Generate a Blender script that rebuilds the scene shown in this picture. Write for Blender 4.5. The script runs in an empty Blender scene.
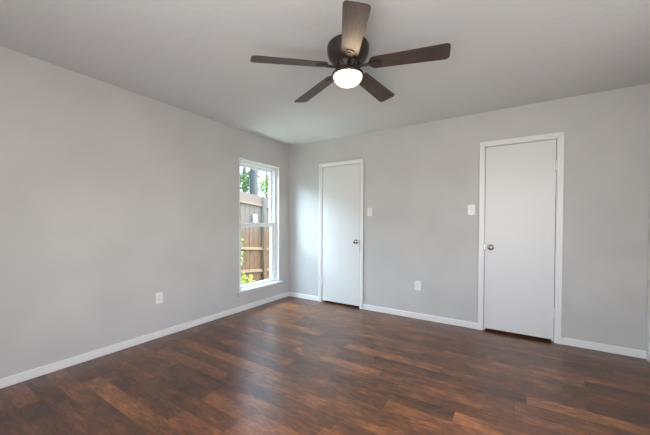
import bpy, bmesh, math, random
from mathutils import Vector, Matrix, Euler

S = bpy.context.scene
COL = S.collection
PI = math.pi

# ------------------------------------------------------------------ camera
FPX, YAW, PITCH, ROLL, PPY = 294.03, 0.5665, -0.0132, 0.0050, 227.126
CAM = Vector((3.0735, -3.7320, 1.1931))
cd = bpy.data.cameras.new('camera')
cd.sensor_fit = 'HORIZONTAL'
cd.sensor_width = 36.0
cd.lens = FPX / 650.0 * 36.0
cd.shift_y = (PPY - 217.5) / 650.0
cd.clip_start = 0.02
cam = bpy.data.objects.new('camera', cd)
COL.objects.link(cam)
_f = Vector((-math.sin(YAW) * math.cos(PITCH), math.cos(YAW) * math.cos(PITCH), math.sin(PITCH)))
_r = Vector((math.cos(YAW), math.sin(YAW), 0))
_u = _r.cross(_f)
_r2 = _r * math.cos(ROLL) + _u * math.sin(ROLL)
_u2 = _r2.cross(_f)
cam.matrix_world = Matrix(((_r2.x, _u2.x, -_f.x, CAM.x), (_r2.y, _u2.y, -_f.y, CAM.y),
                           (_r2.z, _u2.z, -_f.z, CAM.z), (0, 0, 0, 1)))
S.camera = cam

# ------------------------------------------------------------------ world, lights, exposure
W = bpy.data.worlds.new('sky')
S.world = W
W.use_nodes = True
wn, wl = W.node_tree.nodes, W.node_tree.links
sky = wn.new('ShaderNodeTexSky')
sky.sky_type = 'NISHITA'
sky.sun_disc = False
sky.sun_elevation = math.radians(48)
sky.sun_rotation = math.radians(60)
sky.air_density = 1.0
sky.dust_density = 3.0
wl.new(sky.outputs[0], wn['Background'].inputs[0])
wn['Background'].inputs[1].default_value = 0.85

S.view_settings.view_transform = 'Standard'
S.view_settings.look = 'None'
S.view_settings.gamma = 1.0
S.view_settings.use_curve_mapping = False
S.view_settings.exposure = 0.05


def area(name, loc, aim, sx, sy, power, color):
    l = bpy.data.lights.new(name, 'AREA')
    l.shape = 'RECTANGLE'
    l.size, l.size_y, l.energy, l.color = sx, sy, power, color
    o = bpy.data.objects.new(name, l)
    COL.objects.link(o)
    o.location = loc
    o.rotation_euler = Vector(aim).to_track_quat('-Z', 'Y').to_euler()
    return o


# added fill lamps at openings made for them in the unseen walls
LR, LS, LW, LB, LY = 54, 7, 1250, 14, 55
area('rear_fill', (3.0, -4.62, 1.45), (0.12, 1, 0.10), 1.7, 1.4, LR, (1.0, 0.97, 0.93))
area('side_fill', (4.20, -1.9, 1.45), (-1, 0.0, 0.05), 1.3, 1.3, LS, (1.0, 0.97, 0.94))
# added lamp out of view, strengthens the skylight through the visible window
area('sky_fill', (-1.7, -1.12, 3.52), (1, .15, -.35), 3.8, 1.8, LW, (0.62, 0.84, 1.0))
# added lamp below the window, stands in for light bounced off the yard
area('yard_fill', (-.45, -.75, -.15), (.22, .08, 1.0), .45, 1.0, LY, (0.86, 1.0, 0.93))
# added fill lamp beside the camera, aimed up to brighten the ceiling
area('ceiling_fill', (2.5, -3.8, 1.0), (-.25, .75, 1), 1.0, 1.0, LB, (0.96, 0.98, 1.0))


# ------------------------------------------------------------------ materials
def mat(name, color, rough=0.5, metal=0.0, spec=0.5, emit=None, emit_strength=0.0):
    m = bpy.data.materials.new(name)
    m.use_nodes = True
    b = m.node_tree.nodes['Principled BSDF']
    b.inputs['Base Color'].default_value = (*color, 1)
    b.inputs['Roughness'].default_value = rough
    b.inputs['Metallic'].default_value = metal
    b.inputs['Specular IOR Level'].default_value = spec
    if emit:
        b.inputs['Emission Color'].default_value = (*emit, 1)
        b.inputs['Emission Strength'].default_value = emit_strength
    return m


def nodes(m):
    return m.node_tree.nodes, m.node_tree.links, m.node_tree.nodes['Principled BSDF']


def add_bump(m, scale, strength, dist=0.002, detail=3.0):
    n, l, b = nodes(m)
    tc = n.new('ShaderNodeTexCoord')
    nz = n.new('ShaderNodeTexNoise')
    nz.inputs['Scale'].default_value = scale
    nz.inputs['Detail'].default_value = detail
    bp = n.new('ShaderNodeBump')
    bp.inputs['Strength'].default_value = strength
    bp.inputs['Distance'].default_value = dist
    l.new(tc.outputs['Object'], nz.inputs['Vector'])
    l.new(nz.outputs['Fac'], bp.inputs['Height'])
    l.new(bp.outputs['Normal'], b.inputs['Normal'])
    return m


def paint_var(m, c0, c1, scale):
    n, l, b = nodes(m)
    tc = n.new('ShaderNodeTexCoord')
    nz = n.new('ShaderNodeTexNoise')
    nz.inputs['Scale'].default_value = scale
    nz.inputs['Detail'].default_value = 2.0
    rp = n.new('ShaderNodeValToRGB')
    rp.color_ramp.elements[0].position = 0.38
    rp.color_ramp.elements[1].position = 0.62
    rp.color_ramp.elements[0].color = (*c0, 1)
    rp.color_ramp.elements[1].color = (*c1, 1)
    l.new(tc.outputs['Object'], nz.inputs['Vector'])
    l.new(nz.outputs['Fac'], rp.inputs['Fac'])
    l.new(rp.outputs['Color'], b.inputs['Base Color'])


M = {}
GLOBE = 38.0
M['wall'] = add_bump(mat('wall_paint', (0.50, 0.495, 0.485), 0.75, spec=0.25), 130, 0.25, 0.0015)
paint_var(M['wall'], (0.535, 0.530, 0.520), (0.572, 0.566, 0.556), 1.7)
M['ceiling'] = add_bump(mat('ceiling_paint', (0.66, 0.66, 0.655), 0.85, spec=0.2), 22, 0.35, 0.006, 5.0)
M['trim'] = mat('white_trim_paint', (0.80, 0.80, 0.80), 0.35)
M['door'] = mat('white_door_paint', (0.72, 0.72, 0.718), 0.38)
M['vinyl'] = mat('white_window_vinyl', (0.82, 0.83, 0.84), 0.35)
M['plate'] = mat('white_plastic_plate', (0.84, 0.83, 0.82), 0.35)
M['slot'] = mat('dark_slot', (0.05, 0.05, 0.05), 0.6)
M['nickel'] = mat('satin_nickel', (0.42, 0.41, 0.39), 0.22, metal=1.0)
M['darkgap'] = mat('closet_paint', (0.20, 0.19, 0.18), 0.8)
M['bronze'] = mat('bronze_metal', (0.042, 0.033, 0.029), 0.38, metal=0.3)
M['screw'] = mat('screw_metal', (0.5, 0.5, 0.48), 0.35, metal=1.0)

# opal lamp globe: brightest where the bulb is behind it, creamier towards the rim
m = mat('opal_lamp_glass', (0.9, 0.87, 0.8), 0.3, emit=(1.0, 0.76, 0.52), emit_strength=GLOBE)
n, l, b = nodes(m)
lw = n.new('ShaderNodeLayerWeight')
lw.inputs['Blend'].default_value = 0.35
rp = n.new('ShaderNodeValToRGB')
rp.color_ramp.elements[0].position = 0.35
rp.color_ramp.elements[0].color = (1.0, 0.74, 0.49, 1)
rp.color_ramp.elements[1].position = 0.85
rp.color_ramp.elements[1].color = (0.024, 0.018, 0.012, 1)
e = rp.color_ramp.elements.new(0.62)
e.color = (0.056, 0.042, 0.027, 1)
l.new(lw.outputs['Facing'], rp.inputs['Fac'])
l.new(rp.outputs['Color'], b.inputs['Emission Color'])
M['globe'] = m

# fan blade wood
m = mat('dark_blade_wood', (0.07, 0.05, 0.045), 0.38, spec=0.3)
n, l, b = nodes(m)
tc = n.new('ShaderNodeTexCoord')
mp = n.new('ShaderNodeMapping')
mp.inputs['Scale'].default_value = (2.0, 34.0, 8.0)
nz = n.new('ShaderNodeTexNoise')
nz.inputs['Scale'].default_value = 4.0
nz.inputs['Detail'].default_value = 5.0
rp = n.new('ShaderNodeValToRGB')
rp.color_ramp.elements[0].position = 0.35
rp.color_ramp.elements[1].position = 0.7
rp.color_ramp.elements[0].color = (0.040, 0.026, 0.022, 1)
rp.color_ramp.elements[1].color = (0.100, 0.066, 0.055, 1)
l.new(tc.outputs['Object'], mp.inputs['Vector'])
l.new(mp.outputs['Vector'], nz.inputs['Vector'])
l.new(nz.outputs['Fac'], rp.inputs['Fac'])
l.new(rp.outputs['Color'], b.inputs['Base Color'])
M['blade'] = m

# window glass: clear, with a reflection that grows towards grazing angles
m = bpy.data.materials.new('window_glass')
m.use_nodes = True
n, l = m.node_tree.nodes, m.node_tree.links
n.remove(n['Principled BSDF'])
tr = n.new('ShaderNodeBsdfTransparent')
tr.inputs['Color'].default_value = (0.97, 0.985, 0.98, 1)
gl = n.new('ShaderNodeBsdfGlossy')
gl.inputs['Roughness'].default_value = 0.02
fr = n.new('ShaderNodeFresnel')
geo = n.new('ShaderNodeNewGeometry')
ior = n.new('ShaderNodeMix')
ior.inputs[2].default_value = 1.35
ior.inputs[3].default_value = 1 / 1.35       # leaving the pane: same reflectance as entering it
l.new(geo.outputs['Backfacing'], ior.inputs[0])
l.new(ior.outputs[0], fr.inputs['IOR'])
mx = n.new('ShaderNodeMixShader')
l.new(fr.outputs[0], mx.inputs[0])
l.new(tr.outputs[0], mx.inputs[1])
l.new(gl.outputs[0], mx.inputs[2])
l.new(mx.outputs[0], n['Material Output'].inputs['Surface'])
M['glass'] = m

# plank floor: per-plank tone attribute + streaked grain
m = mat('laminate_planks', (0.1, 0.05, 0.03), 0.3)
n, l, b = nodes(m)
at = n.new('ShaderNodeAttribute')
at.attribute_name = 'plank'          # r = tone of this plank, g/b = random offset
sep = n.new('ShaderNodeSeparateColor')
l.new(at.outputs['Color'], sep.inputs[0])
tc = n.new('ShaderNodeTexCoord')
off = n.new('ShaderNodeVectorMath')
off.operation = 'MULTIPLY_ADD'
off.inputs[1].default_value = (9.0, 7.0, 5.0)
l.new(at.outputs['Color'], off.inputs[0])
l.new(tc.outputs['Object'], off.inputs[2])
mp = n.new('ShaderNodeMapping')
mp.inputs['Scale'].default_value = (1.6, 15.0, 1.0)
l.new(off.outputs[0], mp.inputs['Vector'])
nz = n.new('ShaderNodeTexNoise')
nz.inputs['Scale'].default_value = 2.2
nz.inputs['Detail'].default_value = 6.0
nz.inputs['Roughness'].default_value = 0.65
nz.inputs['Distortion'].default_value = 0.6
l.new(mp.outputs[0], nz.inputs['Vector'])
mp2 = n.new('ShaderNodeMapping')
mp2.inputs['Scale'].default_value = (6.0, 90.0, 1.0)
l.new(off.outputs[0], mp2.inputs['Vector'])
nz2 = n.new('ShaderNodeTexNoise')
nz2.inputs['Scale'].default_value = 2.0
nz2.inputs['Detail'].default_value = 3.0
l.new(mp2.outputs[0], nz2.inputs['Vector'])
mp3 = n.new('ShaderNodeMapping')
mp3.inputs['Scale'].default_value = (2.2, 5.0, 1.0)
l.new(off.outputs[0], mp3.inputs['Vector'])
nz3 = n.new('ShaderNodeTexNoise')
nz3.inputs['Scale'].default_value = 1.6
nz3.inputs['Detail'].default_value = 2.0
l.new(mp3.outputs[0], nz3.inputs['Vector'])


def math_node(op, a, bb):
    q = n.new('ShaderNodeMath')
    q.operation = op
    for i, v in enumerate((a, bb)):
        if isinstance(v, (int, float)):
            q.inputs[i].default_value = v
        else:
            l.new(v, q.inputs[i])
    return q.outputs[0]


g1 = math_node('MULTIPLY', math_node('SUBTRACT', nz.outputs['Fac'], 0.5), 0.55)
g2 = math_node('MULTIPLY', math_node('SUBTRACT', nz2.outputs['Fac'], 0.5), 0.55)
g3 = math_node('MULTIPLY', math_node('SUBTRACT', nz3.outputs['Fac'], 0.5), 0.7)
mp4 = n.new('ShaderNodeMapping')
mp4.inputs['Scale'].default_value = (5.0, 16.0, 1.0)
l.new(off.outputs[0], mp4.inputs['Vector'])
nz4 = n.new('ShaderNodeTexNoise')
nz4.inputs['Scale'].default_value = 1.7
nz4.inputs['Detail'].default_value = 7.0
nz4.inputs['Roughness'].default_value = 0.75
nz4.inputs['Distortion'].default_value = 1.2
l.new(mp4.outputs[0], nz4.inputs['Vector'])
g4 = math_node('MULTIPLY', math_node('SUBTRACT', nz4.outputs['Fac'], 0.52), 1.3)
tone = math_node('ADD', math_node('ADD', math_node('ADD', sep.outputs[0], g4), g1), math_node('ADD', g2, g3))
rp = n.new('ShaderNodeValToRGB')
cr = rp.color_ramp
cr.elements[0].position = 0.0
cr.elements[0].color = (0.026, 0.012, 0.008, 1)
cr.elements[1].position = 1.0
cr.elements[1].color = (0.44, 0.172, 0.064, 1)
e = cr.elements.new(0.45)
e.color = (0.128, 0.049, 0.022, 1)
e = cr.elements.new(0.75)
e.color = (0.272, 0.106, 0.040, 1)
l.new(tone, rp.inputs['Fac'])
l.new(rp.outputs['Color'], b.inputs['Base Color'])
rr = math_node('ADD', 0.24, math_node('MULTIPLY', nz.outputs['Fac'], 0.14))
l.new(rr, b.inputs['Roughness'])
bp = n.new('ShaderNodeBump')
bp.inputs['Strength'].default_value = 0.12
bp.inputs['Distance'].default_value = 0.001
l.new(nz2.outputs['Fac'], bp.inputs['Height'])
l.new(bp.outputs['Normal'], b.inputs['Normal'])
b.inputs['Specular IOR Level'].default_value = 0.65
M['floor'] = m
M['seam'] = mat('plank_seam', (0.03, 0.018, 0.014), 0.7)

# weathered cedar fence
m = mat('cedar_fence', (0.4, 0.28, 0.19), 0.85)
n, l, b = nodes(m)
tc = n.new('ShaderNodeTexCoord')
mp = n.new('ShaderNodeMapping')
mp.inputs['Scale'].default_value = (10.0, 10.0, 1.2)
nz = n.new('ShaderNodeTexNoise')
nz.inputs['Scale'].default_value = 3.0
nz.inputs['Detail'].default_value = 4.0
rp = n.new('ShaderNodeValToRGB')
rp.color_ramp.elements[0].position = 0.3
rp.color_ramp.elements[1].position = 0.7
rp.color_ramp.elements[0].color = (0.085, 0.048, 0.027, 1)
rp.color_ramp.elements[1].color = (0.185, 0.113, 0.068, 1)
l.new(tc.outputs['Object'], mp.inputs['Vector'])
l.new(mp.outputs['Vector'], nz.inputs['Vector'])
l.new(nz.outputs['Fac'], rp.inputs['Fac'])
# grey of the glare over the upper pane, painted into the picket tops
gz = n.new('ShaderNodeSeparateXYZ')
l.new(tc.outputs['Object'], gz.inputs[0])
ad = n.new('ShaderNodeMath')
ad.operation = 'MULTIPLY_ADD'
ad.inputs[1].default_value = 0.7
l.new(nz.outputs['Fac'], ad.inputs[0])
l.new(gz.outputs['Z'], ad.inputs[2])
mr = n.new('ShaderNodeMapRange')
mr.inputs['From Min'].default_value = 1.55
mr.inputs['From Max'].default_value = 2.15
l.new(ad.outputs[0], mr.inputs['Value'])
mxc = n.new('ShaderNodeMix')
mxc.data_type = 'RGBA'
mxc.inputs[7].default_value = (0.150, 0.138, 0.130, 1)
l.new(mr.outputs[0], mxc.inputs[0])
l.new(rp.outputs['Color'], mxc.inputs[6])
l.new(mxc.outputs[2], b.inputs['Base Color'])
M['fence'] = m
M['fence_grey'] = add_bump(mat('weathered_grey_fence', (0.18, 0.155, 0.137), 0.9), 20, 0.3)
M['rail'] = mat('pale_fence_rail', (0.26, 0.195, 0.13), 0.85)
M['grass'] = mat('grass', (0.12, 0.17, 0.05), 0.9)
M['bark'] = add_bump(mat('grey_bark', (0.14, 0.16, 0.165), 0.95), 14, 0.8, 0.02)
M['leaf'] = mat('green_leaf', (0.24, 0.42, 0.10), 0.6)
M['leaf_dark'] = mat('dark_green_leaf', (0.16, 0.27, 0.12), 0.6)
M['leaf_yellow'] = mat('yellow_green_leaf', (0.45, 0.52, 0.10), 0.6)
M['box'] = mat('pale_grey_metal_box', (0.33, 0.36, 0.39), 0.5)
M['stone'] = add_bump(mat('pale_stone', (0.45, 0.36, 0.31), 0.9), 9, 0.5, 0.01)
M['exterior'] = mat('exterior_siding', (0.45, 0.42, 0.38), 0.9)


# ------------------------------------------------------------------ mesh helpers
def box(bm, x0, x1, y0, y1, z0, z1):
    v = [bm.verts.new((x, y, z)) for x in (x0, x1) for y in (y0, y1) for z in (z0, z1)]
    for f in ((0, 1, 3, 2), (4, 6, 7, 5), (0, 4, 5, 1), (2, 3, 7, 6), (0, 2, 6, 4), (1, 5, 7, 3)):
        bm.faces.new([v[i] for i in f])


def lathe(bm, prof, seg=40, axis='Z', o=(0, 0, 0), sx=1.0, sy=1.0):
    """prof = [(r, h)...] revolved about an axis through o."""
    rings = []

    def P(r, h, a):
        c, s = r * math.cos(a) * sx, r * math.sin(a) * sy
        if axis == 'Z':
            q = (c, s, h)
        elif axis == 'Y':
            q = (c, h, s)
        else:
            q = (h, c, s)
        return (q[0] + o[0], q[1] + o[1], q[2] + o[2])
    for r, h in prof:
        if r < 1e-6:
            rings.append([bm.verts.new(P(0, h, 0))])
        else:
            rings.append([bm.verts.new(P(r, h, 2 * PI * k / seg)) for k in range(seg)])
    for A, B in zip(rings, rings[1:]):
        for k in range(seg):
            k2 = (k + 1) % seg
            if len(A) == 1 and len(B) == 1:
                continue
            if len(A) == 1:
                bm.faces.new((A[0], B[k], B[k2]))
            elif len(B) == 1:
                bm.faces.new((A[k], B[0], A[k2]))
            else:
                bm.faces.new((A[k], B[k], B[k2], A[k2]))


def prism(bm, pts, z0, z1):
    a = [bm.verts.new((x, y, z0)) for x, y in pts]
    c = [bm.verts.new((x, y, z1)) for x, y in pts]
    bm.faces.new(list(reversed(a)))
    bm.faces.new(c)
    k = len(pts)
    for i in range(k):
        j = (i + 1) % k
        bm.faces.new((a[i], a[j], c[j], c[i]))


def tube(bm, pts, radii, seg=8):
    rings = []
    for i, p in enumerate(pts):
        p = Vector(p)
        d = (Vector(pts[min(i + 1, len(pts) - 1)]) - Vector(pts[max(i - 1, 0)])).normalized()
        ref = Vector((0, 0, 1)) if abs(d.z) < 0.9 else Vector((1, 0, 0))
        u = d.cross(ref).normalized()
        v = d.cross(u)
        r = radii[i] if isinstance(radii, (list, tuple)) else radii
        rings.append([bm.verts.new(p + (u * math.cos(2 * PI * k / seg) + v * math.sin(2 * PI * k / seg)) * r) for k in range(seg)])
    for A, B in zip(rings, rings[1:]):
        for k in range(seg):
            bm.faces.new((A[k], A[(k + 1) % seg], B[(k + 1) % seg], B[k]))
    bm.faces.new(rings[0])
    bm.faces.new(list(reversed(rings[-1])))


def obj(name, bm, m, parent=None, smooth=False, bevel=0.0, bseg=2):
    bmesh.ops.recalc_face_normals(bm, faces=bm.faces)
    me = bpy.data.meshes.new(name)
    bm.to_mesh(me)
    bm.free()
    if smooth:
        for p in me.polygons:
            p.use_smooth = True
    for mm in (m if isinstance(m, (list, tuple)) else [m]):
        me.materials.append(mm)
    o = bpy.data.objects.new(name, me)
    COL.objects.link(o)
    if parent:
        o.parent = parent
    if bevel:
        mod = o.modifiers.new('bevel', 'BEVEL')
        mod.width = bevel
        mod.segments = bseg
        mod.limit_method = 'ANGLE'
        mod.angle_limit = math.radians(40)
    return o


def smooth_angle(o, deg=40):
    me = o.data
    for p in me.polygons:
        p.use_smooth = True
    bm = bmesh.new()
    bm.from_mesh(me)
    for ed in bm.edges:
        if len(ed.link_faces) == 2 and ed.calc_face_angle(0) > math.radians(deg):
            ed.smooth = False
    bm.to_mesh(me)
    bm.free()


def boxes(name, lst, m, parent=None, bevel=0.0):
    bm = bmesh.new()
    for bx in lst:
        box(bm, *bx)
    return obj(name, bm, m, parent, bevel=bevel)


def tag(o, label, cat, group=None):
    o['label'] = label
    o['category'] = cat
    if group:
        o['group'] = group
    return o


def struct(o):
    o['kind'] = 'structure'
    return o


def empty(name, loc):
    o = bpy.data.objects.new(name, None)
    o.empty_display_size = 0.1
    COL.objects.link(o)
    o.location = loc
    return o


# ------------------------------------------------------------------ room shell
H = 2.44
XR, YB = 4.101, -4.50          # right wall, rear wall
T = 0.15
WY0, WY1, WZ0, WZ1 = -1.035, -0.235, 0.262, 2.062      # window opening in the left wall
D1 = (0.655, 1.275, 2.030)     # door slabs: x0, x1, top
D2 = (2.8187, 3.4391, 2.047)

struct(boxes('wall_left', [(-T, 0, YB - T, WY0, 0, H), (-T, 0, WY1, T, 0, H),
                           (-T, 0, WY0, WY1, 0, WZ0), (-T, 0, WY0, WY1, WZ1, H)], M['wall']))
a0, a1, b0, b1 = D1[0] - .022, D1[1] + .022, D2[0] - .022, D2[1] + .022
struct(boxes('wall_back', [(0, a0, 0, .12, 0, H), (a1, b0, 0, .12, 0, H), (b1, XR + T, 0, .12, 0, H),
                           (a0, a1, 0, .12, D1[2] + .022, H), (b0, b1, 0, .12, D2[2] + .022, H)], M['wall']))
struct(boxes('wall_right', [(XR, XR + T, YB - T, -2.55, 0, H), (XR, XR + T, -1.25, 0, 0, H),
                            (XR, XR + T, -2.55, -1.25, 0, 0.8), (XR, XR + T, -2.55, -1.25, 2.1, H)], M['wall']))
struct(boxes('wall_rear', [(0, 2.1, YB - T, YB, 0, H), (3.9, XR, YB - T, YB, 0, H),
                           (2.1, 3.9, YB - T, YB, 0, .7), (2.1, 3.9, YB - T, YB, 2.2, H)], M['wall']))
struct(boxes('ceiling', [(-T, XR + T, YB - T, 0.85, H, H + .12)], M['ceiling']))
# closets behind the two doors
struct(boxes('wall_closet', [(.3, .35, .12, .8, 0, H), (1.6, 1.65, .12, .8, 0, H), (.3, 1.65, .8, .85, 0, H),
                             (2.5, 2.55, .12, .8, 0, H), (3.75, 3.8, .12, .8, 0, H), (2.5, 3.8, .8, .85, 0, H)], M['darkgap']))

# ---- floor: one mesh, one face per plank, each plank with its own tone
RW = 0.115
ROW0 = -2.41 - 40 * RW            # a row edge passes y = -2.41
NROW = 64
known = [   # (y in row, x0, x1, tone) read off the floor
    (-2.76, 0.40, 1.25, .84), (-2.70, -.5, .40, .36),
    (-2.47, 1.31, 2.35, .82), (-2.47, .35, 1.31, .20), (-2.60, 1.70, 2.70, .80), (-2.60, .75, 1.70, .34),
    (-2.01, 0.42, 1.65, .74), (-2.01, 1.65, 2.75, .40), (-2.12, 0.2, 1.35, .36), (-2.12, 1.35, 2.55, .62),
    (-2.24, 0.3, 1.2, .60), (-2.24, 1.2, 2.2, .30), (-2.35, 0.0, .70, .55), (-2.35, .70, 1.45, .24),
    (-1.55, 1.35, 2.20, .72), (-1.55, 2.2, 3.1, .46), (-1.67, 1.3, 2.25, .30), (-1.78, 1.5, 2.45, .26),
    (-1.88, 2.38, 3.25, .66), (-1.88, 1.35, 2.38, .36), (-1.78, 2.45, 2.78, .20), (-1.78, 2.78, 3.8, .76),
    (-1.21, 1.72, 2.60, .74), (-1.21, 2.60, 3.50, .40), (-1.32, 2.05, 2.58, .18), (-1.32, 2.58, 3.17, .20), (-1.32, 3.17, 4.05, .70),
    (-.86, 2.55, 3.55, .66), (-.86, 3.55, 4.2, .22), (-.75, 2.0, 2.9, .30), (-.98, 2.4, 3.4, .42), (-1.09, 2.5, 3.45, .34),
    (-2.93, -.3, .62, .62), (-3.04, -.4, .55, .18), (-2.87, .62, 1.5, .5), (-3.04, .55, 1.5, .42),
    (-1.44, 2.2, 3.1, .34), (-1.44, 3.1, 3.9, .36), (-1.09, 3.45, 4.2, .26), (-.63, 2.7, 3.5, .36), (-.52, 1.8, 2.7, .44),
]
rowmap = {}
for y, x0, x1, t in known:
    k = int(math.floor((y - ROW0) / RW))
    rowmap.setdefault(k, []).append((x0, x1, t))
rng = random.Random(11)
bm = bmesh.new()
lay = bm.loops.layers.float_color.new('plank')
FX0, FX1, FY0, FY1 = -T, XR + T, YB - T, 0.85
for k in range(NROW):
    y0, y1 = ROW0 + k * RW, ROW0 + (k + 1) * RW
    if y1 <= FY0 or y0 >= FY1:
        continue
    y0, y1 = max(y0, FY0), min(y1, FY1)
    segs = sorted(rowmap.get(k, []))
    row = []
    x = FX0
    for s in segs + [(FX1, FX1, 0)]:
        sx0 = max(s[0], x)
        while x < sx0 - 1e-4:
            L = rng.uniform(.65, 1.25)
            e = x + (L if row else rng.uniform(.25, 1.1))
            if sx0 - e < .3:
                e = sx0
            row.append((x, e, rng.choice((.24, .30, .36, .40, .46, .52, .58, .66))))
            x = e
        e = min(s[1], FX1)
        if e > x:
            row.append((x, e, s[2]))
            x = e
    for xa, xb, t in row:
        c = (.46 + (t - .46) * .62, rng.random(), rng.random(), 1)
        g = 0.0004
        vs = [bm.verts.new(p) for p in ((xa + g, y0 + g, 0), (xb - g, y0 + g, 0), (xb - g, y1 - g, 0), (xa + g, y1 - g, 0))]
        f = bm.faces.new(vs)
        for lp in f.loops:
            lp[lay] = c
        f.material_index = 0
box(bm, FX0, FX1, FY0, FY1, -.12, -.0012)
for f in list(bm.faces)[-6:]:
    f.material_index = 1
me = bpy.data.meshes.new('floor')
bm.normal_update()
bm.to_mesh(me)
bm.free()
me.materials.append(M['floor'])
me.materials.append(M['seam'])
fo = bpy.data.objects.new('floor', me)
COL.objects.link(fo)
struct(fo)

# ---- baseboards (small top round-over from a bevel)
BH, BT = 0.072, 0.013
D1L, D1R, D2L, D2R = 0.5952, 1.3353, 2.7587, 3.4991       # outer edges of the door casings
struct(boxes('baseboard_left', [(0, BT, YB, 0, 0, BH)], M['trim'], bevel=.005))
struct(boxes('baseboard_back', [(BT, D1L, -BT, 0, 0, BH), (D1R, D2L, -BT, 0, 0, BH), (D2R, XR, -BT, 0, 0, BH)], M['trim'], bevel=.005))
struct(boxes('baseboard_right', [(XR - BT, XR, YB, -.095, 0, BH)], M['trim'], bevel=.005))
# white casing on the right wall, hard in the corner
struct(boxes('trim_1', [(XR - .012, XR, -.078, -.010, 0, 2.10)], M['trim'], bevel=.003))


# ------------------------------------------------------------------ doors
def make_door(name, D, outL, outR, outT, hinge_side):
    x0, x1, top = D
    t = struct(boxes(name, [(x0, x1, .002, .037, .028, top)], M['door'], bevel=.002))
    g = .005
    bm = bmesh.new()
    cy = -.016
    # jamb lining the opening
    for bx in ((x0 - .022, x0 - g, .0, .12, 0, top + .022), (x1 + g, x1 + .022, 0, .12, 0, top + .022),
               (x0 - .022, x1 + .022, 0, .12, top + g, top + .022)):
        box(bm, *bx)
    # door stops behind the slab
    for bx in ((x0 - g, x0 + .012, .040, .07, 0, top + g), (x1 - .012, x1 + g, .040, .07, 0, top + g), (x0, x1, .040, .07, top - .012, top + g)):
        box(bm, *bx)
    obj('door_frame', bm, M['trim'], t)
    # casing with mitred corners: an inner step and an outer raised back band
    iL, iR, iT = x0 - .012, x1 + .012, top + .012

    def casing(a, bb, dep):
        # a, bb: inset from inner edge; frame of three mitred boards
        oL, oR, oT = iL - bb, iR + bb, iT + bb
        nL, nR, nT = iL - a, iR + a, iT + a
        quads = [[(nL, 0), (oL, 0), (oL, oT), (nL, nT)], [(nR, 0), (nR, nT), (oR, oT), (oR, 0)], [(nL, nT), (oL, oT), (oR, oT), (nR, nT)]]
        for q in quads:
            f0 = [cbm.verts.new((x, 0, z)) for x, z in q]
            f1 = [cbm.verts.new((x, dep, z)) for x, z in q]
            cbm.faces.new(f0)
            cbm.faces.new(f1)
            for i in range(4):
                j = (i + 1) % 4
                cbm.faces.new((f0[i], f0[j], f1[j], f1[i]))
    cbm = bmesh.new()
    wL = iL - outL
    casing(0, wL, -.011)
    casing(wL * .45, wL, -.017)
    obj('door_casing', cbm, M['trim'], t, bevel=.002)
    # hinges: painted leaves and knuckle
    hx = x0 - g / 2 if hinge_side < 0 else x1 + g / 2
    for z in (.305, 1.785):
        bm = bmesh.new()
        box(bm, hx - .018, hx + .018, -.0025, .004, z - .045, z + .045)
        lathe(bm, [(0, z - .05), (.006, z - .049), (.0095, z - .045), (.0095, z + .045), (.006, z + .049), (0, z + .05)], 12, 'Z', (hx, -.0085, 0))
        obj('hinge', bm, M['trim'], t)
    # knob: rosette, neck and ball
    kx = x1 - .058 if hinge_side < 0 else x0 + .058
    kz = .935
    bm = bmesh.new()
    lathe(bm, [(0, -.058), (.012, -.0575), (.020, -.054), (.0255, -.046), (.026, -.038), (.022, -.030), (.014, -.024), (.011, -.020), (.011, -.008)], 28, 'Y', (kx, 0, kz))
    o = obj('door_knob', bm, M['nickel'], t, smooth=True)
    o['label'] = 'satin nickel round door knob'
    bm = bmesh.new()
    lathe(bm, [(.012, -.009), (.026, -.007), (.032, -.003), (.033, .003), (0, .003)], 28, 'Y', (kx, 0, kz))
    obj('rosette', bm, M['nickel'], o, smooth=True)
    bm = bmesh.new()
    lathe(bm, [(0, -.0595), (.005, -.0595), (.006, -.057)], 12, 'Y', (kx, 0, kz))
    obj('keyhole_button', bm, M['slot'], o)
    # latch plate in the gap
    lx = x1 + g / 2 if hinge_side < 0 else x0 - g / 2
    bm = bmesh.new()
    box(bm, lx - .004, lx + .004, .0005, .03, kz - .028, kz + .028)
    q = obj('strike_plate', bm, M['nickel'], t)
    q['label'] = 'nickel latch plate in the door gap'
    return t


make_door('door_1', D1, D1L, D1R, 2.0985, -1)
make_door('door_2', D2, D2L, D2R, 2.1156, 1)

# ------------------------------------------------------------------ window in the left wall
bm = bmesh.new()
LT = .010   # liner of the reveal
for bx in ((-.10, .002, WY0, WY0 + LT, WZ0, WZ1), (-.10, .002, WY1 - LT, WY1, WZ0, WZ1), (-.10, .002, WY0 + LT, WY1 - LT, WZ1 - LT, WZ1)):
    box(bm, *bx)
win = struct(obj('window_1', bm, M['trim']))


def ring(y0, y1, z0, z1, wl, wr, wb, wt, x0, x1):
    return [(x0, x1, y0, y0 + wl, z0, z1), (x0, x1, y1 - wr, y1, z0, z1), (x0, x1, y0 + wl, y1 - wr, z0, z0 + wb), (x0, x1, y0 + wl, y1 - wr, z1 - wt, z1)]


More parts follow.
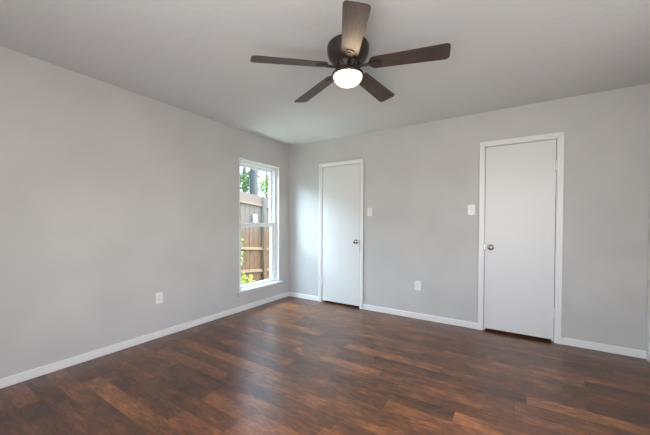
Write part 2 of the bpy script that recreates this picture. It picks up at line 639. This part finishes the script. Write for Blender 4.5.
fy0, fy1, fz0, fz1 = WY0 + LT, WY1 - LT, WZ0 + .02, WZ1 - LT
boxes('window_frame', ring(fy0, fy1, fz0, fz1, .045, .045, .016, .04, -.145, -.055) , M['vinyl'], win, bevel=.002)
sy0, sy1 = fy0 + .045, fy1 - .045
ZM = 1.165
us = boxes('upper_sash', ring(sy0, sy1, ZM - .03, fz1 - .04, .032, .032, .055, .035, -.135, -.105), M['vinyl'], win, bevel=.002)
boxes('pane', [(-.122, -.118, sy0 + .03, sy1 - .03, ZM + .022, fz1 - .072)], M['glass'], us)
ls = boxes('lower_sash', ring(sy0, sy1, fz0 + .015, ZM + .03, .034, .034, .030, .060, -.100, -.068), M['vinyl'], win, bevel=.002)
boxes('pane', [(-.086, -.082, sy0 + .032, sy1 - .032, fz0 + .043, ZM - .028)], M['glass'], ls)
boxes('sash_lock', [(-.098, -.074, -.66, -.60, ZM + .03, ZM + .042)], M['vinyl'], ls, bevel=.003)
boxes('window_sill', [(-.056, .0, WY0 + .001, WY1 - .001, WZ0 + .001, WZ0 + .021), (.0, .035, WY0 - .045, WY1 + .06, WZ0 + .001, WZ0 + .021)], M['trim'], win)
boxes('apron', [(0, .014, WY0 - .02, WY1 + .035, WZ0 - .055, WZ0 + .001)], M['wall'], win, bevel=.003)


# ------------------------------------------------------------------ outlets and switches
def plate_prism(w, h, r, d):
    bm = bmesh.new()
    pts = []
    for cx, cz, a in ((w / 2 - r, h / 2 - r, 0), (-w / 2 + r, h / 2 - r, 90), (-w / 2 + r, -h / 2 + r, 180), (w / 2 - r, -h / 2 + r, 270)):
        for k in range(5):
            q = math.radians(a + 22.5 * k)
            pts.append((cx + r * math.cos(q), cz + r * math.sin(q)))
    prism(bm, pts, 0, d)
    return bm


def screw_bm(px, pz, d):
    bm = bmesh.new()
    lathe(bm, [(.0035, d), (.003, d + .0012), (0, d + .0014)], 12, 'Z', (px, pz, 0))
    return bm


def wall_fit(loc, rot):
    """local: x along the wall, y up, z out of the wall."""
    return Matrix.Translation(loc) @ rot


R_BACK = Matrix(((1, 0, 0, 0), (0, 0, -1, 0), (0, 1, 0, 0), (0, 0, 0, 1)))     # z out = -Y
R_LEFT = Matrix(((0, 0, 1, 0), (1, 0, 0, 0), (0, 1, 0, 0), (0, 0, 0, 1)))      # z out = +X, x = +Y


def outlet(name, loc, rot, label):
    t = empty(name, (0, 0, 0))
    t.matrix_world = wall_fit(loc, rot)
    tag(t, label, 'outlet', 'duplex wall outlets')
    obj('cover_plate', plate_prism(.072, .116, .006, .0055), M['plate'], t, bevel=.0015)
    for s in (1, -1):
        bm = bmesh.new()
        pts = []
        for k in range(24):
            a = 2 * PI * k / 24
            pts.append((max(-.0165, min(.0165, .0185 * math.cos(a))), s * .0195 + max(-.0140, min(.0140, .0185 * math.sin(a)))))
        prism(bm, pts, .004, .0075)
        r = obj('receptacle', bm, M['plate'], t)
        bm = bmesh.new()
        box(bm, -.0075, -.0055, s * .0195 - .001, s * .0195 + .007, .0070, .0078)
        box(bm, .0055, .0075, s * .0195 - .001, s * .0195 + .007, .0070, .0078)
        lathe(bm, [(.0026, .0070), (.0026, .0078), (0, .0078)], 12, 'Z', (0, s * .0195 - .007, 0))
        q = obj('slots', bm, M['slot'], r)
        q['label'] = 'dark plug slots'
    obj('screw', screw_bm(0, 0, .0055), M['screw'], t)
    return t


def switch(name, loc, rot, label, double=False):
    t = empty(name, (0, 0, 0))
    t.matrix_world = wall_fit(loc, rot)
    tag(t, label, 'light switch', 'wall light switches')
    obj('cover_plate', plate_prism(.072, .116, .006, .0055), M['plate'], t, bevel=.0015)
    bm = bmesh.new()
    box(bm, -.0055, .0055, -.0125, .0125, .005, .0068)
    fr = obj('toggle_collar', bm, M['plate'], t)
    bm = bmesh.new()
    v = [bm.verts.new(p) for p in ((-.0045, -.004, .005), (.0045, -.004, .005), (.0045, .006, .005), (-.0045, .006, .005),
                                   (-.004, .006, .0175), (.004, .006, .0175), (.004, .0115, .0165), (-.004, .0115, .0165))]
    for f in ((3, 2, 1, 0), (4, 5, 6, 7), (0, 1, 5, 4), (1, 2, 6, 5), (2, 3, 7, 6), (3, 0, 4, 7)):
        bm.faces.new([v[i] for i in f])
    obj('toggle', bm, M['plate'], t)
    for s in (1, -1):
        obj('screw', screw_bm(0, s * .030, .0055), M['screw'], t)
    return t


outlet('wall_outlet', (0, -2.093, .412), R_LEFT, 'white wall outlet on the grey wall left of the window')
outlet('wall_outlet', (2.083, 0, .418), R_BACK, 'white wall outlet low on the wall between the two doors')
switch('light_switch', (1.425, 0, 1.352), R_BACK, 'white light switch right of the door nearest the window')
switch('light_switch', (2.680, 0, 1.356), R_BACK, 'white light switch left of the door whose knob is on its left side')

# ------------------------------------------------------------------ ceiling fan
FXY = (2.0876, -1.8936)
ZB = -(H - 2.2658)              # blade plane below the ceiling
fan = empty('ceiling_fan', (FXY[0], FXY[1], H))
tag(fan, 'dark bronze five-blade ceiling fan with a lit bowl lamp, mounted flush to the ceiling', 'ceiling fan')
bm = bmesh.new()
lathe(bm, [(0, 0), (.138, 0), (.142, -.004), (.146, -.012), (.146, -.036), (.144, -.054), (.138, -.075), (.126, -.096), (.110, -.112), (.095, -.119), (.090, -.124), (0, -.124)], 56)
o = obj('motor_housing', bm, M['bronze'], fan)
smooth_angle(o, 50)
# ventilated flywheel below the housing with ribs
bm = bmesh.new()
lathe(bm, [(0, -.127), (.082, -.127), (.086, -.132), (.080, -.150), (.070, -.166), (.060, -.176), (0, -.176)], 48)
for k in range(15):
    a = 2 * PI * k / 15
    c, s = math.cos(a), math.sin(a)
    tube(bm, [(.088 * c, .088 * s, -.128), (.086 * c, .086 * s, -.142), (.072 * c, .072 * s, -.170)], .006, 6)
o = obj('flywheel', bm, M['bronze'], fan)
smooth_angle(o, 45)

TILT = Euler((math.atan(.0426), -math.atan(.0177), 0)).to_matrix().to_4x4()
HUB = Matrix.Translation((0, 0, ZB + .030)) @ TILT
blade_mesh = iron_mesh = None
for k in range(5):
    ang = 4.0109 - k * 2 * PI / 5
    Mx = HUB @ Matrix.Rotation(ang, 4, 'Z') @ Matrix.Rotation(math.radians(2.6), 4, 'Y') @ Matrix.Rotation(math.radians(-11.8), 4, 'X')
    if blade_mesh is None:
        bm = bmesh.new()
        pts = []
        r0, r1, w0, w1 = .150, .665, .056, .070
        # rounded root, slightly widening body, tip with rounded corners
        for i in range(9):
            a = math.radians(90 + 180 * i / 8)
            pts.append((r0 + .036 + .036 * math.cos(a), w0 * math.sin(a)))
        rc = .028
        for i in range(7):
            a = math.radians(-90 + 90 * i / 6)
            pts.append((r1 - rc + rc * math.cos(a), -w1 + rc + rc * math.sin(a)))
        for i in range(7):
            a = math.radians(90 * i / 6)
            pts.append((r1 - rc + rc * math.cos(a), w1 - rc + rc * math.sin(a)))
        prism(bm, pts, -.003, .003)
        bl = obj('blade', bm, M['blade'], fan, bevel=.0015)
        blade_mesh = bl.data
        # bracket: neck from the flywheel, forked medallion under the blade root
        bm = bmesh.new()
        tube(bm, [(.060, 0, -.008), (.085, 0, -.010), (.120, 0, -.009), (.160, 0, -.007)], [.013, .011, .009, .010], 10)
        ov = [(.188 + .046 * math.cos(2 * PI * i / 28), (.034 + .006 * math.cos(4 * PI * i / 28)) * math.sin(2 * PI * i / 28)) for i in range(28)]
        prism(bm, ov, -.0085, -.003)
        ov = [(.188 + .028 * math.cos(2 * PI * i / 20), .018 * math.sin(2 * PI * i / 20)) for i in range(20)]
        prism(bm, ov, -.012, -.0085)
        for (px, py) in ((.166, .02), (.166, -.02), (.219, 0)):
            lathe(bm, [(.0055, -.0085), (.0045, -.011), (0, -.0115)], 10, 'Z', (px, py, 0))
        ir = obj('blade_bracket', bm, M['bronze'], bl)
        iron_mesh = ir.data
        ir['label'] = 'bronze metal bracket at the blade root'
    else:
        bl2 = bl.copy()
        COL.objects.link(bl2)
        bl2.parent = fan
        ir2 = ir.copy()
        COL.objects.link(ir2)
        ir2.parent = bl2
        bl2.matrix_local = Mx
        continue
    bl.matrix_local = Mx

bm = bmesh.new()
lathe(bm, [(0, -.174), (.050, -.174), (.058, -.180), (.075, -.186), (.100, -.193), (.112, -.202), (.115, -.212), (.112, -.219), (.105, -.221), (.096, -.216), (0, -.214)], 48)
o = obj('light_fitter', bm, M['bronze'], fan)
smooth_angle(o, 50)
bm = bmesh.new()
prof = [(.096, -.215)] + [(.099 * math.cos(a), -.221 - .062 * math.sin(a)) for a in [math.radians(d) for d in range(0, 90, 9)]] + [(0, -.283)]
lathe(bm, prof, 48)
o = obj('lamp_globe', bm, M['globe'], fan, smooth=True)
o['label'] = 'glowing opal glass bowl'

# ------------------------------------------------------------------ outside the window
struct(boxes('ground', [(-16, -T, -6, 16, -.52, -.42)], M['grass']))


def fence(name, xf, ya, yb, za, zb, label, grey_top, post_end):
    """pickets run up a face whose top edge goes from (ya, za) to (yb, zb)."""
    t = empty(name, (xf, ya, -.42))
    tag(t, label, 'fence')
    rnd = random.Random(5)
    y = ya
    sl = (zb - za) / (yb - ya)
    bm = bmesh.new()
    pw = .14
    while y < yb - .02:
        e = min(y + pw - .006, yb)
        z = za + sl * (y - ya) + rnd.uniform(-.01, .01)
        dx = rnd.uniform(-.003, .003)
        v = []
        x0, x1 = -.018 + dx, dx
        box(bm, x0, x1, y - ya, e - ya, .02, z + .42)
        y += pw
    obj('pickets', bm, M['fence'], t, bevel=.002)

    def rail(z0, z1, m, dep=.04, nm='rail'):
        bm = bmesh.new()
        v = []
        for yy in (0, yb - ya):
            for xx in (.002, .002 + dep):
                for zz in (z0, z1):
                    v.append(bm.verts.new((xx, yy, zz + .42 + sl * yy)))
        for f in ((0, 1, 3, 2), (4, 6, 7, 5), (0, 4, 5, 1), (2, 3, 7, 6), (0, 2, 6, 4), (1, 5, 7, 3)):
            bm.faces.new([v[i] for i in f])
        return obj(nm, bm, m, t)
    rail(za - .215, za - .01, M['fence_grey'], .022, 'top_board')
    rail(za - .255, za - .215, M['rail'])
    rail(za - 1.335, za - 1.27, M['rail'])
    rail(za - 1.875, za - 1.81, M['rail'])
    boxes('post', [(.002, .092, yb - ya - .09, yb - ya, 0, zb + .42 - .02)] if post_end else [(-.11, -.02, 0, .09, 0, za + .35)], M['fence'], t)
    return t


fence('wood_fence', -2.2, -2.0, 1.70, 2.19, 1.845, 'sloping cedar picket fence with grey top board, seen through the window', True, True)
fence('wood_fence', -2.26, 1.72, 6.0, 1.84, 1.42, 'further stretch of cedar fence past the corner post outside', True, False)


def leaves(name, center, rad, count, size, m, parent, seed, squash=1.0, shell=0.3):
    rnd = random.Random(seed)
    bm = bmesh.new()
    for _ in range(count):
        while True:
            p = Vector((rnd.uniform(-1, 1), rnd.uniform(-1, 1), rnd.uniform(-1, 1)))
            if shell < p.length < 1:
                break
        p = Vector((p.x * rad[0], p.y * rad[1], p.z * rad[2])) + Vector(center)
        s = size * rnd.uniform(.6, 1.3)
        R = Euler((rnd.uniform(-1.2, 1.2), rnd.uniform(-1.2, 1.2), rnd.uniform(0, 6.28))).to_matrix()
        pts = [(-.5, 0, 0), (-.15, .27, .06), (.25, .2, .04), (.55, 0, -.08), (.25, -.2, .04), (-.15, -.27, .06)]
        mid0, mid1 = Vector((-.1, 0, -.03)), Vector((.2, 0, -.04))
        vs = [bm.verts.new(p + R @ (Vector(q) * s)) for q in pts]
        a = bm.verts.new(p + R @ (mid0 * s))
        c = bm.verts.new(p + R @ (mid1 * s))
        bm.faces.new((vs[0], a, vs[1]))
        bm.faces.new((vs[1], a, c, vs[2]))
        bm.faces.new((vs[2], c, vs[3]))
        bm.faces.new((vs[3], c, vs[4]))
        bm.faces.new((vs[4], c, a, vs[5]))
        bm.faces.new((vs[5], a, vs[0]))
    return obj(name, bm, m, parent)


def tree(name, x, y, r, h, lean, crowns, label, lm, seed, size=.2, dens=1.0):
    t = empty(name, (x, y, -.42))
    tag(t, label, 'tree')
    bm = bmesh.new()
    pts = [(lean * (z / h), .05 * math.sin(z * 1.3), z) for z in [h * i / 8 for i in range(9)]]
    tube(bm, pts, [r * (1.12 - .55 * i / 8) for i in range(9)], 14)
    rnd = random.Random(seed)
    for (cx, cy, cz, rr) in crowns:
        zb_ = min(max(1.2, cz - .9), h * .95)
        b0_ = Vector((lean * zb_ / h, 0, zb_))
        c_ = Vector((cx, cy, cz))
        tube(bm, [b0_, b0_.lerp(c_, .5) + Vector((0, 0, .15)), c_], [r * .32, r * .2, r * .08], 7)
    obj('trunk', bm, M['bark'], t, smooth=True)
    fm = None
    allbm = bmesh.new()
    for i, (cx, cy, cz, rr) in enumerate(crowns):
        o = leaves('foliage', (cx, cy, cz), (rr, rr, rr * .85), int(dens * 300 * rr * rr / (size * size) * .06), size, lm, t, seed + i)
    return t


tree('tree', -6.0, 5.02, .20, 6.5, .05, [(-.5, -.9, 5.6, .9), (.5, .9, 5.9, .9)], 'thick grey tree trunk standing just beyond the fence', M['leaf_dark'], 3)
tree('tree', -8.9, 7.18, .11, 6.4, -.05, [(.3, -.45, 3.75, .62), (.3, .05, 3.05, .5), (.2, .35, 4.2, .4), (0, -.9, 4.6, .4)], 'slim leafy tree left of the thick trunk beyond the fence', M['leaf_dark'], 8, .13)
tree('tree', -7.4, 7.25, .06, 4.2, .0, [(.1, -.35, 3.35, .42), (.1, .05, 3.75, .35), (.1, .2, 2.9, .25)], 'small bright green tree right of the thick trunk beyond the fence', M['leaf'], 21, .15)
tree('tree', -12.6, 9.3, .15, 5.6, 0, [(0, -.8, 4.0, .9), (0, .9, 4.3, .8)], 'distant pale tree behind the slim leafy tree', M['leaf'], 33, .22, .5)

t = empty('shrub', (-1.66, .60, -.42))
tag(t, 'low yellow-green shrub at the foot of the fence outside', 'shrub')
bm = bmesh.new()
for k in range(6):
    a = k * 1.05
    tube(bm, [(0, 0, 0), (.05 * math.cos(a), .05 * math.sin(a), .18), (.13 * math.cos(a), .11 * math.sin(a), .36)], [.007, .005, .003], 6)
obj('stems', bm, M['leaf'], t)
leaves('foliage', (0, -.02, .32), (.2, .2, .26), 170, .085, M['leaf_yellow'], t, 40, shell=.2)

t = empty('climbing_vine', (-2.03, .70, -.42))
tag(t, 'thin green vine climbing the fence at the left edge of the window view', 'vine')
bm = bmesh.new()
tube(bm, [(0, 0, 0), (.01, .04, .4), (-.01, .02, .8), (.01, .07, 1.2), (0, .04, 1.55)], [.012, .01, .009, .007, .004], 7)
obj('stem', bm, M['bark'], t)
leaves('foliage', (.0, .05, 1.02), (.06, .11, .48), 85, .065, M['leaf'], t, 51, shell=.1)

# pale box fixed to the fence
t = empty('utility_box', (-2.178, 1.33, 1.21))
tag(t, 'pale metal box fixed high on the fence outside', 'utility box')
boxes('box_body', [(.0, .06, -.048, .048, 0, .19)], M['box'], t, bevel=.006)
boxes('cover', [(.06, .068, -.051, .051, -.003, .195)], M['box'], t, bevel=.003)

bm = bmesh.new()
bmesh.ops.create_icosphere(bm, subdivisions=3, radius=.10)
rnd = random.Random(9)
for v in bm.verts:
    q = v.co.normalized()
    k = 1 + .12 * math.sin(5 * q.x + 1) * math.cos(4 * q.y) + .08 * math.sin(7 * q.z + 2 * q.x)
    v.co = Vector((v.co.x * k, v.co.y * 1.2 * k, v.co.z * .9 * k))
o = obj('rock', bm, M['stone'], smooth=True)
o.location = (-2.0, 1.42, -.34)
tag(o, 'pale stone lying at the foot of the fence outside', 'rock')
